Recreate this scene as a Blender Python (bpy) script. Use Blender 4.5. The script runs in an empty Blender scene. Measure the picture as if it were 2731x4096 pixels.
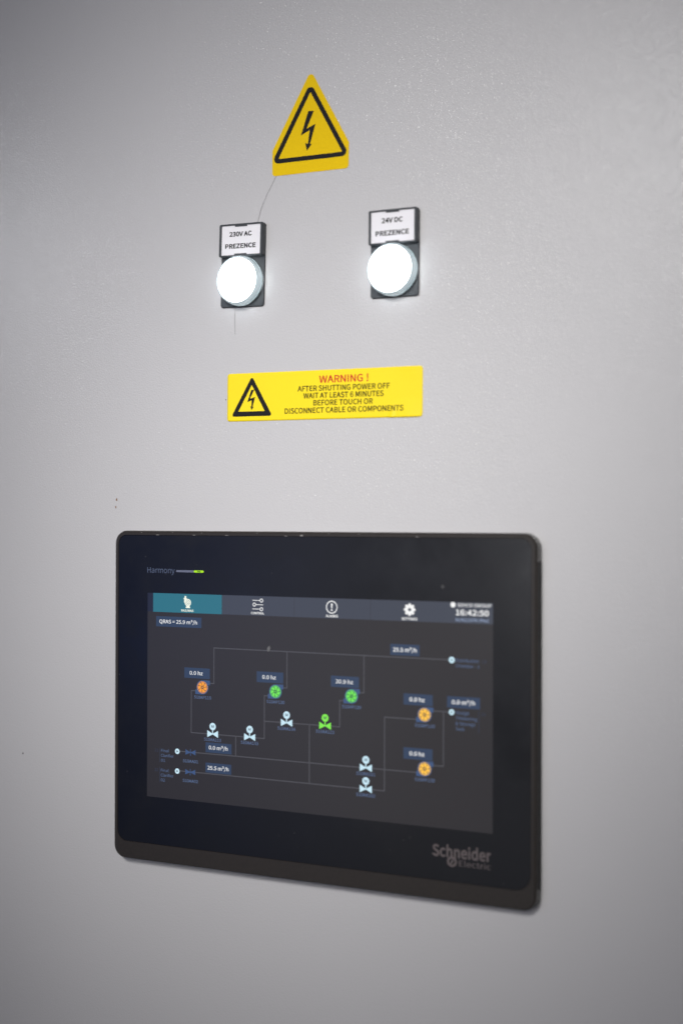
import bpy, bmesh, json, math, random
from mathutils import Matrix, Vector
from mathutils.geometry import tessellate_polygon
random.seed(7)
scene = bpy.context.scene
MM = 0.001
PI = math.pi

# ------------------------------------------------------------------ camera
cam_data = bpy.data.cameras.new("camera")
cam = bpy.data.objects.new("camera", cam_data)
scene.collection.objects.link(cam)
R = ((0.8902717858, -0.4553093484, -0.0104663570),
     (0.4552491772, 0.8903308765, -0.0076887600),
     (0.0128192851, 0.0020802856, 0.9999156657))      # columns: right, forward, up
m = Matrix.Identity(4)
for i in range(3):
    m[i][0] = R[i][0]
    m[i][1] = R[i][2]
    m[i][2] = -R[i][1]
m[0][3], m[1][3], m[2][3] = 0.22206, -0.73740, -0.13193
cam.matrix_world = m
cam_data.sensor_fit = 'HORIZONTAL'
cam_data.sensor_width = 24.0
cam_data.lens = 50.0
cam_data.clip_start = 0.02
cam_data.clip_end = 50.0
cam_data.dof.use_dof = True
cam_data.dof.focus_distance = 0.885
cam_data.dof.aperture_fstop = 3.7
scene.camera = cam

# ------------------------------------------------------------------ world (painted stand-in for the dim room, shaped for the glass reflections)
world = bpy.data.worlds.new("World")
scene.world = world
world.use_nodes = True
wn, wl = world.node_tree.nodes, world.node_tree.links
wn.clear()
wo = wn.new('ShaderNodeOutputWorld')
wb = wn.new('ShaderNodeBackground')
tc = wn.new('ShaderNodeTexCoord')
sep = wn.new('ShaderNodeSeparateXYZ')
wl.new(tc.outputs['Generated'], sep.inputs[0])
# pale patch painted where the panel glass reflects, dark elsewhere; bluish on the left
mrx = wn.new('ShaderNodeMapRange')
mrx.inputs['From Min'].default_value = -0.60
mrx.inputs['From Max'].default_value = -0.42
wl.new(sep.outputs['X'], mrx.inputs['Value'])
mix1 = wn.new('ShaderNodeMix'); mix1.data_type = 'RGBA'
mix1.inputs['A'].default_value = (0.08, 0.18, 0.66, 1)
mix1.inputs['B'].default_value = (0.66, 0.66, 0.72, 1)
wl.new(mrx.outputs[0], mix1.inputs['Factor'])
dot = wn.new('ShaderNodeVectorMath'); dot.operation = 'DOT_PRODUCT'
dv = Vector((-0.30, -0.94, 0.08)).normalized()
dot.inputs[1].default_value = dv
wl.new(tc.outputs['Generated'], dot.inputs[0])
mrd = wn.new('ShaderNodeMapRange'); mrd.interpolation_type = 'SMOOTHSTEP'
mrd.inputs['From Min'].default_value = 0.86
mrd.inputs['From Max'].default_value = 0.985
wl.new(dot.outputs['Value'], mrd.inputs['Value'])
mix2 = wn.new('ShaderNodeMix'); mix2.data_type = 'RGBA'
mix2.inputs['A'].default_value = (0.022, 0.023, 0.028, 1)
wl.new(mrd.outputs[0], mix2.inputs['Factor'])
mrz = wn.new('ShaderNodeMapRange')
mrz.inputs['From Min'].default_value = -0.34
mrz.inputs['From Max'].default_value = -0.02
mrz.inputs['To Min'].default_value = 0.42
mrz.inputs['To Max'].default_value = 1.15
wl.new(sep.outputs['Z'], mrz.inputs['Value'])
scl = wn.new('ShaderNodeVectorMath'); scl.operation = 'SCALE'
wl.new(mix1.outputs['Result'], scl.inputs[0]); wl.new(mrz.outputs[0], scl.inputs['Scale'])
# noise for vague reflections, plus a bright patch added for the glass's top-right corner
wnz = wn.new('ShaderNodeTexNoise'); wnz.inputs['Scale'].default_value = 7; wnz.inputs['Detail'].default_value = 2
wl.new(tc.outputs['Generated'], wnz.inputs['Vector'])
wnm = wn.new('ShaderNodeMapRange'); wnm.inputs['From Min'].default_value = 0.38; wnm.inputs['From Max'].default_value = 0.62
wnm.inputs['To Min'].default_value = 0.62; wnm.inputs['To Max'].default_value = 1.25
wl.new(wnz.outputs[0], wnm.inputs['Value'])
sc2 = wn.new('ShaderNodeVectorMath'); sc2.operation = 'SCALE'
wl.new(scl.outputs[0], sc2.inputs[0]); wl.new(wnm.outputs[0], sc2.inputs['Scale'])
fx = wn.new('ShaderNodeMapRange'); fx.inputs['From Min'].default_value = -0.352; fx.inputs['From Max'].default_value = -0.344
wl.new(sep.outputs['X'], fx.inputs['Value'])
fz = wn.new('ShaderNodeMapRange'); fz.inputs['From Min'].default_value = -0.12; fz.inputs['From Max'].default_value = -0.05
fz.inputs['To Max'].default_value = 0.9
wl.new(sep.outputs['Z'], fz.inputs['Value'])
fm = wn.new('ShaderNodeMath'); fm.operation = 'MULTIPLY'
wl.new(fx.outputs[0], fm.inputs[0]); wl.new(fz.outputs[0], fm.inputs[1])
va = wn.new('ShaderNodeVectorMath'); va.operation = 'ADD'
wl.new(sc2.outputs[0], va.inputs[0]); wl.new(fm.outputs[0], va.inputs[1])
wl.new(va.outputs[0], mix2.inputs['B'])
wl.new(mix2.outputs['Result'], wb.inputs['Color'])
wb.inputs['Strength'].default_value = 0.8
wl.new(wb.outputs[0], wo.inputs[0])


def lamp(name, kind, loc, target, power, size, color, cone=60, blend=1.0):
    d = bpy.data.lights.new(name, kind)
    d.energy = power
    d.color = color
    if kind == 'SPOT':
        d.spot_size = math.radians(cone)
        d.spot_blend = blend
        d.shadow_soft_size = size
    elif kind == 'AREA':
        d.shape = 'RECTANGLE'
        d.size, d.size_y = size
    else:
        d.shadow_soft_size = size
    o = bpy.data.objects.new(name, d)
    scene.collection.objects.link(o)
    o.location = loc
    o.rotation_euler = (Vector(target) - Vector(loc)).to_track_quat('-Z', 'Y').to_euler()
    return o


# overhead room light as two spots, cones narrowed to put vignette-like falloff on door
lamp("ceiling_falloff_lamp", 'SPOT', (-0.05, -1.40, 0.55), (-0.199, 0, -0.206), 76, 0.18, (1.0, 0.99, 0.96), cone=25.8)
lamp("ceiling_falloff_lamp", 'SPOT', (0.25, -1.50, 0.35), (-0.175, 0, -0.005), 46, 0.18, (1.0, 0.99, 0.96), cone=29.0)
lamp("right_glint_lamp", 'SPOT', (-0.40, -1.99, 0.56), (0.10, 0, 0.03), 10, 0.022, (1.0, 0.98, 0.96), cone=18)  # unseen lamp, placed at the mirror angle for paint glints at upper right
lamp("left_glint_lamp", 'SPOT', (-1.85, -1.5, 0.42), (-0.42, 0, 0.0), 7, 0.02, (0.95, 0.97, 1.0), cone=18)  # added spot that makes the paint glint on the left; stands for no window

scene.view_settings.view_transform = 'Standard'
scene.view_settings.look = 'None'
scene.view_settings.exposure = 0
scene.view_settings.gamma = 1
scene.view_settings.use_curve_mapping = False
scene.render.engine = 'CYCLES'
scene.cycles.use_denoising = True
scene.cycles.denoising_prefilter = 'ACCURATE'
scene.cycles.sample_clamp_indirect = 3
scene.cycles.sample_clamp_direct = 8

# ------------------------------------------------------------------ letter shapes: advance, then one outline (x, y, ...) per contour
GLYPHS = json.loads(r'''{"!":[224,[81,447,80,519,144,519,142,447,134,153,90,153],[97,-7,85,0,75,10,68,23,66,39,68,55,75,68,85,79,97,85,112,87,126,85,139,79,149,68,155,55,157,39,155,23,149,10,139,0,126,-7,112,-9]],
"&":[471,[128,-2,86,17,53,47,32,86,25,132,30,170,45,203,67,231,95,256,125,279,114,304,105,328,98,352,94,375,92,398,98,436,113,469,137,495,170,511,209,517,243,512,271,499,292,478,304,450,309,417,302,380,285,347,259,318,228,292,194,267,216,236,240,205,267,176,294,149,323,124,341,150,357,178,371,208,384,240,394,274,453,274,441,234,425,196,408,160,387,125,365,92,385,79,405,67,424,57,442,49,460,44,443,-9,421,-2,398,7,375,19,351,33,326,49,301,30,275,13,246,1,214,-6,180,-9],[255,110,226,139,199,170,174,202,151,234,131,217,113,199,99,179,90,158,87,135,92,104,106,78,127,58,155,46,187,42,208,43,228,49,247,57,266,69,284,83],[197,328,221,347,240,368,253,391,257,416,255,433,250,449,241,461,227,470,209,473,188,469,170,459,157,443,149,422,146,399,147,382,150,364,155,346,162,327,171,309]],
"(":[234,[131,-73,102,-7,81,63,68,137,64,216,68,294,81,368,102,438,131,504,166,567,205,549,172,488,148,423,130,355,120,286,116,216,120,145,130,75,148,8,172,-57,205,-119,166,-136]],
")":[234,[29,-119,61,-57,86,8,104,75,115,145,119,216,115,286,104,355,86,423,61,488,29,549,69,567,104,504,132,438,153,368,166,294,171,216,166,137,153,63,132,-7,104,-73,69,-136]],
"-":[241,[32,218,209,218,209,170,32,170]],
".":[193,[82,-7,69,0,59,10,53,23,51,39,53,55,59,68,69,79,82,85,96,87,111,85,123,79,133,68,140,55,142,39,140,23,133,10,123,0,111,-7,96,-9]],
"/":[272,[216,550,261,550,54,-124,8,-124]],
"0":[385,[139,1,95,33,62,86,42,160,35,256,42,351,62,424,95,476,139,507,193,517,246,507,290,476,323,424,344,351,351,256,344,160,323,86,290,33,246,1,193,-9],[225,50,252,75,272,116,285,176,290,256,285,335,272,394,252,436,225,460,193,467,161,460,134,436,113,394,100,335,96,256,100,176,113,116,134,75,161,50,193,42]],
"1":[385,[61,53,175,53,175,432,84,432,84,472,109,478,132,484,153,491,172,499,189,508,238,508,238,53,340,53,340,0,61,0]],
"2":[385,[31,37,116,117,181,188,227,252,255,311,263,365,260,398,249,426,230,447,204,461,170,466,146,463,123,455,102,442,82,426,64,407,28,443,53,468,80,489,109,504,141,514,177,517,228,510,269,491,300,460,319,418,326,368,317,307,290,245,248,181,193,117,126,50,209,55,350,55,350,0,31,0]],
"3":[385,[138,-5,101,5,69,20,42,40,20,61,53,102,72,84,93,68,118,55,146,47,178,44,212,48,241,60,263,80,277,106,281,138,276,172,260,200,230,222,185,235,123,240,123,288,179,293,218,307,245,328,260,354,264,385,260,412,249,435,231,452,208,462,178,466,154,464,132,457,111,447,91,433,73,417,39,457,63,476,88,493,116,506,147,514,180,517,229,512,270,496,301,470,321,434,329,390,324,356,312,326,294,302,269,282,238,268,238,265,273,253,302,233,325,207,340,175,346,136,338,86,315,46,279,16,234,-3,182,-9]],
"4":[385,[236,140,14,140,14,182,225,508,295,508,295,191,363,191,363,140,295,140,295,0,236,0],[236,347,239,439,236,439,196,364,80,191,236,191]],
"5":[385,[137,-5,100,5,68,20,41,38,19,58,51,100,69,83,90,67,114,55,143,47,175,44,210,49,240,65,263,89,278,123,284,164,279,204,265,236,243,260,214,274,178,279,159,278,142,274,126,268,110,260,94,250,60,271,76,508,323,508,323,454,132,454,119,307,132,314,146,320,161,324,177,326,195,327,243,321,285,302,318,271,340,225,348,165,339,104,314,56,277,20,232,-2,182,-9]],
"6":[385,[154,1,107,31,71,82,47,152,39,243,49,348,77,425,118,478,169,508,227,517,257,515,283,508,307,497,328,482,346,465,310,426,297,439,282,450,265,458,248,463,229,465,189,458,154,436,125,397,106,337,98,254,119,275,141,292,165,305,189,313,214,315,261,309,300,290,330,258,349,214,355,156,347,101,326,55,294,21,254,-1,209,-9],[108,146,123,101,145,68,174,48,209,41,236,46,260,61,278,86,290,117,295,156,291,194,280,225,262,249,236,263,203,268,184,266,163,259,142,247,120,229,100,204]],
"7":[385,[146,108,163,203,190,290,228,372,281,454,34,454,34,508,352,508,352,470,292,382,251,296,225,207,210,111,203,0,137,0]],
"8":[385,[141,-2,96,16,62,45,40,82,32,126,37,165,51,198,72,226,97,249,125,267,125,270,104,287,85,307,70,330,60,357,56,387,63,430,82,465,112,493,151,510,196,516,243,509,282,491,311,463,329,426,335,382,331,351,320,323,304,297,286,276,268,259,268,256,294,239,317,218,336,192,348,160,353,122,345,80,324,44,291,16,247,-2,194,-9],[247,295,262,314,272,335,279,356,281,379,277,407,266,432,248,452,225,464,195,469,168,465,146,454,129,437,118,414,114,387,120,354,137,329,162,308,194,291,229,276],[228,42,255,54,275,72,288,96,293,124,285,160,266,189,237,211,200,229,158,247,135,229,116,209,101,186,91,160,88,132,93,101,108,75,131,56,160,43,195,38]],
"9":[385,[132,-6,104,1,80,12,59,26,40,43,75,83,89,69,105,58,123,50,141,45,161,44,199,50,232,73,260,112,279,172,288,254,268,234,245,217,221,204,196,196,171,193,124,199,85,219,55,251,37,295,31,352,38,407,59,453,91,488,131,510,176,517,231,508,279,479,315,431,339,363,347,276,337,167,310,87,269,32,219,1,163,-9],[279,365,264,409,241,442,212,461,177,468,149,463,125,447,106,423,94,391,90,352,94,314,105,283,123,260,148,245,181,240,202,242,223,250,245,263,266,282,287,308]],
":":[193,[82,273,69,279,59,289,53,303,51,319,53,335,59,348,69,359,82,365,96,367,111,365,123,359,133,348,140,335,142,319,140,303,133,289,123,279,111,273,96,270],[82,-7,69,0,59,10,53,23,51,39,53,55,59,68,69,79,82,85,96,87,111,85,123,79,133,68,140,55,142,39,140,23,133,10,123,0,111,-7,96,-9]],
"=":[385,[26,363,359,363,359,315,26,315],[26,196,359,196,359,149,26,149]],
"A":[422,[175,508,246,508,419,0,351,0,302,155,116,155,67,0,3,0],[286,206,262,284,211,456,208,456,157,284,132,206]],
"B":[455,[70,508,220,508,278,504,326,490,363,466,387,431,395,384,392,355,383,328,368,305,347,286,321,274,321,270,355,260,383,243,405,218,419,187,424,149,415,95,389,53,349,24,295,6,232,0,70,0],[209,293,256,296,290,307,314,324,328,347,332,376,327,407,313,430,289,446,255,455,212,458,134,458,134,293],[223,51,271,55,309,67,338,86,355,114,361,151,355,185,338,211,310,229,271,239,223,243,134,243,134,51]],
"C":[442,[190,2,129,36,82,90,51,163,40,254,51,344,82,417,131,472,193,506,266,517,301,514,333,505,361,491,385,474,405,455,370,413,353,429,335,442,314,452,291,459,266,461,213,452,169,425,135,383,114,326,106,256,113,185,134,127,167,84,210,57,264,47,292,50,317,57,340,69,362,85,382,105,417,64,392,38,364,18,333,3,299,-6,261,-9]],
"D":[477,[70,508,197,508,282,498,348,466,397,415,426,344,436,256,426,167,397,96,349,44,283,11,200,0,70,0],[191,53,256,62,306,87,342,129,363,185,370,256,363,326,342,382,306,423,256,448,191,456,134,456,134,53]],
"E":[408,[70,508,363,508,363,454,134,454,134,295,327,295,327,240,134,240,134,55,370,55,370,0,70,0]],
"F":[383,[70,508,363,508,363,454,134,454,134,282,328,282,328,228,134,228,134,0,70,0]],
"G":[478,[194,2,131,36,82,90,51,163,40,254,52,344,83,417,133,472,197,506,273,517,313,514,347,504,376,490,400,473,419,455,385,413,368,428,350,441,328,452,304,459,275,461,218,452,171,425,136,383,114,326,106,256,113,185,135,127,169,84,216,57,276,47,297,48,318,52,337,58,354,67,367,77,367,210,259,210,259,263,426,263,426,50,404,31,377,14,345,2,309,-6,270,-9]],
"H":[505,[70,508,134,508,134,295,371,295,371,508,435,508,435,0,371,0,371,240,134,240,134,0,70,0]],
"I":[203,[70,508,134,508,134,0,70,0]],
"L":[376,[70,508,134,508,134,55,356,55,356,0,70,0]],
"M":[566,[60,0,60,508,152,508,283,140,414,508,506,508,506,0,443,0,443,410,313,55,253,55,123,410,123,0]],
"N":[480,[60,0,60,508,130,508,356,112,356,508,420,508,420,0,350,0,124,396,124,0]],
"O":[514,[186,3,126,37,80,92,51,166,40,256,51,346,80,418,126,472,186,506,257,517,329,506,389,472,435,418,464,346,474,256,464,166,435,92,389,37,329,3,257,-9],[308,57,350,84,381,128,401,185,408,256,401,326,381,383,350,425,308,452,257,461,206,452,164,425,133,383,113,326,106,256,113,185,133,128,164,84,206,57,257,47]],
"P":[439,[70,508,215,508,278,503,331,488,371,460,396,417,405,359,396,302,371,258,332,227,280,208,218,202,134,202,134,0,70,0],[209,254,257,258,294,270,320,291,336,320,341,359,336,398,320,425,293,443,255,453,207,456,134,456,134,254]],
"Q":[514,[308,54,350,81,381,125,401,184,408,256,401,326,381,383,350,425,308,452,257,461,206,452,164,425,133,383,113,326,106,256,113,184,133,125,164,81,206,54,257,44],[360,-122,315,-105,277,-79,247,-46,226,-7,164,12,113,49,74,103,49,173,40,256,51,346,80,418,126,472,186,506,257,517,329,506,389,472,435,418,464,346,474,256,466,174,442,106,404,52,355,14,295,-6,311,-31,333,-50,358,-63,388,-71,419,-74,441,-73,458,-70,473,-67,485,-116,475,-120,462,-123,447,-125,430,-127,413,-128]],
"R":[440,[219,267,263,271,297,283,322,302,337,330,342,366,337,401,322,427,297,444,263,453,219,456,134,456,134,267],[225,216,134,216,134,0,70,0,70,508,229,508,287,504,336,488,374,462,398,421,406,366,401,322,386,286,362,257,330,236,292,223,421,0,349,0]],
"S":[413,[169,-6,130,4,94,20,62,41,33,66,71,110,95,89,121,72,150,58,180,50,211,47,248,51,278,62,300,79,314,102,318,130,314,157,302,178,284,194,260,208,233,220,160,252,131,267,103,286,80,311,63,343,57,383,65,427,87,464,121,492,165,511,217,517,252,514,285,506,316,493,343,475,366,455,333,414,313,430,292,443,269,453,244,459,217,461,185,458,159,448,139,433,126,412,122,388,127,361,140,341,160,325,183,313,207,302,279,271,312,254,341,234,364,208,378,176,383,135,376,89,353,50,317,19,269,-2,211,-9]],
"T":[415,[175,454,21,454,21,508,394,508,394,454,240,454,240,0,175,0]],
"U":[500,[191,-2,141,21,102,62,77,124,68,209,68,508,132,508,132,208,138,144,154,99,180,69,212,52,250,47,289,52,322,69,348,99,365,144,371,208,371,508,433,508,433,209,424,124,398,62,359,21,309,-2,250,-9]],
"V":[399,[1,508,68,508,150,233,200,65,202,65,252,233,333,508,399,508,237,0,163,0]],
"W":[609,[18,508,84,508,137,232,168,67,171,67,207,232,277,508,336,508,406,232,442,67,446,67,474,232,529,508,590,508,485,0,408,0,331,306,306,422,303,422,277,306,202,0,125,0]],
"Z":[418,[35,39,303,454,59,454,59,508,382,508,382,470,114,55,385,55,385,0,35,0]],
"a":[390,[115,-4,85,9,61,31,46,61,41,98,50,142,76,177,121,205,186,225,272,238,270,267,262,293,248,314,226,328,194,333,168,331,144,325,121,316,100,305,81,293,57,337,79,351,106,364,136,375,169,383,205,386,253,379,290,359,316,326,330,284,335,232,335,0,283,0,277,45,275,45,253,28,229,13,204,1,178,-6,150,-9],[190,44,210,50,230,60,250,74,272,92,272,196,205,185,157,171,125,152,107,129,102,102,105,79,115,62,129,51,147,44,168,42]],
"b":[428,[208,-7,186,-1,164,9,143,22,123,39,120,39,114,0,64,0,64,552,128,552,128,401,125,333,146,350,169,365,193,376,218,383,243,386,296,377,338,352,368,312,387,259,393,194,384,123,360,67,324,25,280,0,229,-9],[254,51,284,70,307,101,322,142,327,193,324,240,313,279,294,308,265,326,227,333,208,331,189,324,169,314,149,300,128,281,128,83,147,68,167,57,185,50,203,46,219,44]],
"c":[354,[155,-1,107,24,69,65,45,119,36,188,46,257,72,312,111,353,161,378,217,386,245,384,269,377,291,368,310,355,327,342,295,300,281,311,267,320,253,327,237,331,220,333,181,326,148,307,123,276,107,236,101,188,107,140,122,100,147,69,179,50,218,44,238,46,257,51,275,59,291,69,306,81,334,38,313,22,290,9,265,-1,239,-7,212,-9]],
"d":[430,[140,-1,97,24,64,64,44,119,37,188,45,255,69,310,105,352,150,377,200,386,225,384,247,379,267,370,286,357,306,342,302,407,302,552,366,552,366,0,314,0,309,44,306,44,288,28,267,13,243,1,218,-6,192,-9],[226,46,246,52,265,63,284,77,302,96,302,293,284,308,266,319,247,327,229,331,211,333,176,326,146,307,123,276,107,237,102,189,106,139,120,99,141,69,170,51,206,44]],
"e":[384,[159,0,109,25,71,65,45,120,36,188,45,256,71,311,108,352,154,377,205,386,257,378,299,355,330,318,349,269,355,209,352,173,98,173,106,129,124,92,150,65,183,48,223,42,244,43,264,47,283,53,300,61,318,71,340,29,319,17,297,6,272,-2,245,-7,216,-9],[299,218,295,260,284,293,264,316,238,331,206,336,175,331,147,316,124,292,107,259,98,218]],
"f":[225,[23,373,74,376,74,437,78,479,91,513,113,539,144,555,184,561,198,560,211,559,224,556,236,553,247,549,233,500,219,506,204,509,191,510,171,507,156,498,146,483,139,462,137,436,137,376,217,376,217,325,137,325,137,0,74,0,74,325,23,325]],
"g":[391,[139,-169,96,-157,64,-136,43,-108,35,-73,38,-53,45,-35,56,-17,71,-2,91,12,91,16,80,24,70,34,63,46,59,61,57,78,59,96,66,112,75,126,86,138,98,148,98,150,84,164,70,181,59,202,52,226,49,252,57,297,77,335,108,363,146,380,190,386,210,385,228,381,243,376,374,376,374,328,297,328,308,316,316,302,322,287,326,269,328,250,321,206,302,169,272,142,234,125,190,119,171,121,152,125,134,132,122,120,113,106,110,87,112,74,119,63,131,54,150,48,176,46,250,46,297,43,334,33,360,15,376,-10,381,-43,373,-83,348,-119,308,-148,255,-166,191,-173],[215,166,237,178,255,197,266,221,270,252,266,282,255,307,238,325,216,336,190,340,165,336,143,325,126,307,114,282,110,252,114,221,126,197,143,178,165,166,190,162],[240,-125,273,-114,298,-97,313,-76,319,-53,316,-35,306,-21,291,-12,270,-7,243,-6,177,-6,162,-5,146,-3,129,0,115,-12,104,-25,96,-38,92,-51,91,-64,96,-86,109,-104,132,-118,162,-127,200,-130]],
"h":[421,[64,552,128,552,128,401,125,323,146,343,169,360,193,374,220,383,250,386,292,380,324,362,347,332,360,291,365,238,365,0,302,0,302,230,299,268,291,296,277,316,257,327,230,331,208,328,188,321,169,310,149,294,128,273,128,0,64,0]],
"i":[191,[64,376,128,376,128,0,64,0],[74,459,59,474,54,496,59,518,74,532,96,537,118,532,133,518,138,496,133,474,118,459,96,454]],
"k":[383,[64,552,126,552,126,178,129,178,288,376,359,376,234,225,376,0,307,0,197,182,126,99,126,0,64,0]],
"l":[197,[105,-5,87,5,74,22,66,46,64,75,64,552,128,552,128,71,130,55,136,46,145,44,158,45,167,-3,157,-6,146,-8,130,-9]],
"m":[642,[64,376,116,376,122,322,123,322,144,342,166,360,189,374,214,383,241,386,272,383,298,374,318,359,333,339,345,314,368,338,392,358,417,373,442,383,469,386,511,380,543,362,565,332,579,291,583,238,583,0,520,0,520,230,517,268,509,296,495,316,476,327,450,331,432,328,414,322,395,310,376,294,355,273,355,0,292,0,292,230,289,268,281,296,267,316,248,327,222,331,204,328,186,322,167,310,148,294,128,273,128,0,64,0]],
"n":[423,[64,376,116,376,122,322,123,322,145,342,168,360,193,374,220,383,250,386,292,380,324,362,347,332,360,291,365,238,365,0,302,0,302,230,299,268,291,296,277,316,257,327,230,331,208,328,188,321,169,310,149,294,128,273,128,0,64,0]],
"o":[420,[157,-1,109,24,71,65,45,119,36,188,45,257,71,312,109,353,157,378,210,386,264,378,311,353,349,312,375,257,384,188,375,119,349,65,311,24,264,-1,210,-9],[246,50,277,69,300,100,314,140,320,188,314,236,300,276,277,307,246,326,210,333,174,326,144,307,121,276,106,236,101,188,106,140,121,100,144,69,174,50,210,44]],
"r":[269,[64,376,116,376,122,308,123,308,141,334,160,356,182,372,206,383,230,386,245,385,258,383,270,378,259,323,247,327,236,329,222,329,202,326,182,317,163,300,144,276,128,242,128,0,64,0]],
"s":[324,[131,-6,100,1,71,12,45,26,22,43,53,85,73,70,93,58,115,48,139,42,164,40,191,43,212,52,227,64,236,80,238,99,234,120,220,136,201,150,177,161,153,171,121,183,91,199,66,219,49,245,43,279,49,313,65,343,91,366,127,381,173,386,200,384,226,378,249,368,271,357,289,343,259,304,243,314,227,323,210,331,193,335,173,337,148,334,128,326,114,314,106,299,103,282,108,263,120,249,138,237,160,227,184,217,217,204,248,188,274,168,292,140,299,103,293,68,276,37,249,13,211,-3,162,-9]],
"t":[261,[140,-3,110,13,89,40,78,74,75,116,75,325,19,325,19,373,78,376,85,483,138,483,138,376,241,376,241,325,138,325,138,114,140,89,146,69,157,54,173,45,196,42,211,44,226,48,239,53,252,5,238,1,225,-3,210,-6,196,-8,182,-9]],
"u":[421,[131,-3,99,15,76,45,63,86,58,138,58,376,122,376,122,146,125,108,133,80,146,61,166,49,193,46,215,48,235,55,254,68,274,86,295,110,295,376,358,376,358,0,305,0,300,59,298,59,277,36,254,17,230,3,203,-6,174,-9]],
"y":[361,[53,-161,39,-159,26,-155,38,-104,47,-107,57,-109,67,-110,91,-106,111,-95,127,-78,141,-55,152,-29,160,-1,9,376,75,376,151,168,189,61,192,61,223,168,290,376,352,376,211,-32,193,-74,171,-110,144,-138,111,-156,70,-162]],
"z":[329,[24,34,223,325,46,325,46,376,303,376,303,342,104,51,309,51,309,0,24,0]],
"³":[285,[111,300,86,308,63,320,43,336,28,356,60,381,72,365,86,353,102,344,119,338,137,336,156,339,173,345,186,356,195,371,198,390,194,409,182,424,163,435,136,442,103,444,103,476,132,478,155,486,172,497,182,512,186,530,183,546,176,559,165,569,150,576,131,578,118,576,105,571,92,564,81,554,70,541,40,568,56,584,73,598,93,609,114,615,138,618,169,614,195,604,216,587,230,564,235,537,232,516,225,499,214,484,199,472,182,462,202,455,220,443,234,428,243,410,247,388,241,357,226,331,203,313,173,301,139,297]]}''')

# ------------------------------------------------------------------ helpers


def lin(c):
    return tuple(((v / 255) / 12.92 if v / 255 <= 0.04045 else ((v / 255 + 0.055) / 1.055) ** 2.4) for v in c)


def principled(name):
    mt = bpy.data.materials.new(name)
    mt.use_nodes = True
    return mt, mt.node_tree.nodes, mt.node_tree.links, mt.node_tree.nodes['Principled BSDF']


def plain(name, col, rough=0.5, metal=0.0, spec=0.5, vary=0.0, bump=0.0, scale=900, coat=0.0):
    mt, n, l, b = principled(name)
    b.inputs['Base Color'].default_value = (*col, 1)
    b.inputs['Roughness'].default_value = rough
    b.inputs['Metallic'].default_value = metal
    b.inputs['Specular IOR Level'].default_value = spec
    b.inputs['Coat Weight'].default_value = coat
    t = n.new('ShaderNodeTexCoord')
    nz = n.new('ShaderNodeTexNoise')
    nz.inputs['Scale'].default_value = scale
    nz.inputs['Detail'].default_value = 3
    l.new(t.outputs['Object'], nz.inputs['Vector'])
    if vary:
        mr = n.new('ShaderNodeMapRange')
        mr.inputs['To Min'].default_value = 1 - vary
        mr.inputs['To Max'].default_value = 1 + vary
        l.new(nz.outputs[0], mr.inputs['Value'])
        vm = n.new('ShaderNodeVectorMath'); vm.operation = 'SCALE'
        vm.inputs[0].default_value = col
        l.new(mr.outputs[0], vm.inputs['Scale'])
        l.new(vm.outputs[0], b.inputs['Base Color'])
    if bump:
        bp = n.new('ShaderNodeBump')
        bp.inputs['Strength'].default_value = bump
        bp.inputs['Distance'].default_value = 0.0001
        l.new(nz.outputs[0], bp.inputs['Height'])
        l.new(bp.outputs[0], b.inputs['Normal'])
    return mt


def lit(name, rgb, k=1.0, rough=0.14, base=0.012):
    """a glowing area of the display under its glossy front"""
    mt, n, l, b = principled(name)
    b.inputs['Base Color'].default_value = (base, base, base * 1.05, 1)
    b.inputs['Roughness'].default_value = rough
    b.inputs['Emission Color'].default_value = (*lin(rgb), 1)
    b.inputs['Emission Strength'].default_value = k
    return mt


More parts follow.
